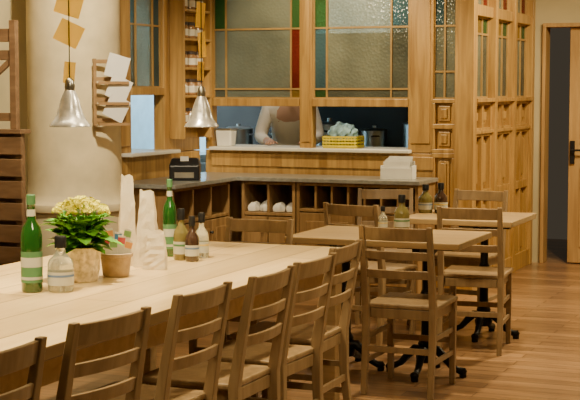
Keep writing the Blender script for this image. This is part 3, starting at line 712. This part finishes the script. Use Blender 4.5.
r = root('kitchen_counter', (-4.6, 12.5, 0), 'stainless steel kitchen counter along the back wall', 'counter')
bm = B(); box(bm, -1.6, 1.6, -0.35, 0.35, 0.86, 0.9); obj('worktop', bm, M_STEEL, r, bevel=0.004)
bm = B(); box(bm, -1.58, 1.58, -0.32, 0.34, 0.1, 0.86)
for i in range(5): box(bm, -1.55+i*0.62, -0.97+i*0.62, -0.335, -0.32, 0.14, 0.82)
obj('cabinet_body', bm, M_STEEL, r, bevel=0.003)
for x in (-1.5, 1.5):
    for y in (-0.28, 0.3):
        bm = B(); tube(bm, [(x, y, 0), (x, y, 0.1)], 0.02, 10); obj('leg', bm, M_STEEL, r)
r = root('extractor_hood', (-4.2, 12.4, 1.95), 'stainless steel extractor hood on the kitchen wall', 'hood')
bm = B(); sweep(bm, [(0, 0, 0), (0, 0, 0.08), (0, 0.15, 0.45), (0, 0.2, 1.05)], [1.8, 1.8, 0.9, 0.5], [0.95, 0.95, 0.6, 0.5]); obj('hood_body', bm, M_STEEL, r, bevel=0.004)
bm = B(); box(bm, -0.8, 0.8, -0.4, 0.4, -0.012, -0.001); obj('grease_filter', bm, M_IRON, r)
sp = root('stock_pot', (-5.7, 12.45, 0.901), 'steel stock pot on the kitchen counter', 'pot', group='stock pots on kitchen counter')
bm = B(); lathe(bm, [(0.13, 0), (0.14, 0.01), (0.14, 0.24), (0.148, 0.245), (0.135, 0.246)], 28); obj('pot_body', bm, M_STEEL, sp, smooth=True)
bm = B(); lathe(bm, [(0.14, 0.247), (0.10, 0.262), (0.02, 0.268), (0.022, 0.29), (0.01, 0.293)], 28); obj('lid', bm, M_STEEL, sp, smooth=True)
for s in (-1, 1):
    bm = B(); tube(bm, [(s*0.138, -0.04, 0.19), (s*0.18, -0.03, 0.195), (s*0.18, 0.03, 0.195), (s*0.138, 0.04, 0.19)], 0.007); obj('handle', bm, M_BLACK, sp)
for x, sc in ((-5.25, 0.8), (-4.75, 1.1), (-4.3, 0.9), (-3.85, 1.15), (-3.4, 0.8)):
    copy_thing(sp, (x, 12.45, 0.901), x, None, (sc, sc, sc*1.1))

# ------------------------------------------------------------------ LIGHTS
def area(name, loc, size, energy, col, target=None, sy=None):
    l = bpy.data.lights.new(name, 'AREA'); l.size = size; l.energy = energy; l.color = col
    if sy: l.shape = 'RECTANGLE'; l.size_y = sy
    o = bpy.data.objects.new(name, l); COL.objects.link(o); o.location = loc
    if target: o.rotation_euler = (Vector(target)-Vector(loc)).to_track_quat('-Z', 'Y').to_euler()
    return o
def spot(name, loc, target, energy, col, ang=60, blend=0.6, r=0.06):
    l = bpy.data.lights.new(name, 'SPOT'); l.energy = energy; l.color = col; l.spot_size = math.radians(ang); l.spot_blend = blend; l.shadow_soft_size = r
    o = bpy.data.objects.new(name, l); COL.objects.link(o); o.location = loc
    o.rotation_euler = (Vector(target)-Vector(loc)).to_track_quat('-Z', 'Y').to_euler()
WARM = (1.0, 0.79, 0.45)
spot('spot_table_near', (-3.0, 3.7, 2.92), (-3.0, 3.8, 0.75), 600, WARM, 60, 0.8, 0.08)
spot('spot_table_far', (-3.0, 5.2, 2.92), (-3.0, 5.3, 0.75), 640, WARM, 60, 0.8, 0.08)
area('ceiling_fill_table', (-2.7, 4.4, 2.95), 0.4, 30, WARM, sy=2.0, target=(-2.6, 4.4, 0))  # added soft fill over the long table, not a real fixture
spot('spot_cafe_near', (-2.2, 7.0, 2.92), (-2.25, 7.1, 0.5), 320, WARM, 66, 0.7, 0.08)
spot('spot_cafe_far', (-1.7, 8.6, 2.92), (-1.85, 8.6, 0.5), 360, WARM, 75, 0.7, 0.08)
area('ceiling_fill_aisle', (-1.0, 10.0, 2.95), 0.5, 90, WARM, target=(-1.2, 10.4, 0))  # added fill for the aisle and door end, no fixture there
area('ceiling_fill_near', (-0.8, 3.0, 2.95), 0.6, 42, WARM, target=(-1.6, 5.0, 0.5))  # added fill on the camera side of the room, no fixture there
spot('spot_chairs', (-0.9, 5.6, 2.9), (-2.1, 5.0, 0.6), 210, WARM, 75, 0.8, 0.1)
spot('spot_column', (-3.6, 6.4, 2.9), (-4.75, 7.8, 1.6), 360, (1.0, 0.84, 0.56), 60)
spot('spot_counter', (-3.7, 8.5, 2.9), (-3.8, 10.1, 1.35), 230, WARM, 76)
spot('spot_partition', (-1.5, 9.8, 2.9), (-2.75, 10.9, 1.3), 200, WARM, 80)
area('kitchen_light', (-4.6, 11.9, 2.9), 0.8, 18, (0.9, 0.95, 0.95), target=(-4.6, 11.7, 0))
spot('cook_fill_spot', (-4.5, 10.4, 2.6), (-4.6, 10.9, 1.3), 50, (1.0, 0.85, 0.65), 50)  # added to brighten the cook's jacket, no lamp over the hatch
spot('blue_wall_fill_spot', (-5.9, 11.0, 2.8), (-6.7, 12.3, 1.3), 520, (0.85, 0.95, 1.0), 75)  # added to brighten the blue wall behind the side opening

w = bpy.data.worlds.new('World'); S.world = w; w.use_nodes = True
w.node_tree.nodes['Background'].inputs[0].default_value = (0.5, 0.4, 0.28, 1); w.node_tree.nodes['Background'].inputs[1].default_value = 0.1

# ------------------------------------------------------------------ CAMERA
cam = bpy.data.cameras.new('Camera'); co = bpy.data.objects.new('Camera', cam); COL.objects.link(co)
cam.lens = 1400/580*36; cam.sensor_width = 36; cam.clip_start = 0.05
co.location = (0, 0, 1.53)
yaw, pit = math.radians(22.5), math.atan(111/1400)
d = Vector((-math.sin(yaw)*math.cos(pit), math.cos(yaw)*math.cos(pit), -math.sin(pit)))
co.rotation_euler = d.to_track_quat('-Z', 'Y').to_euler()
S.camera = co
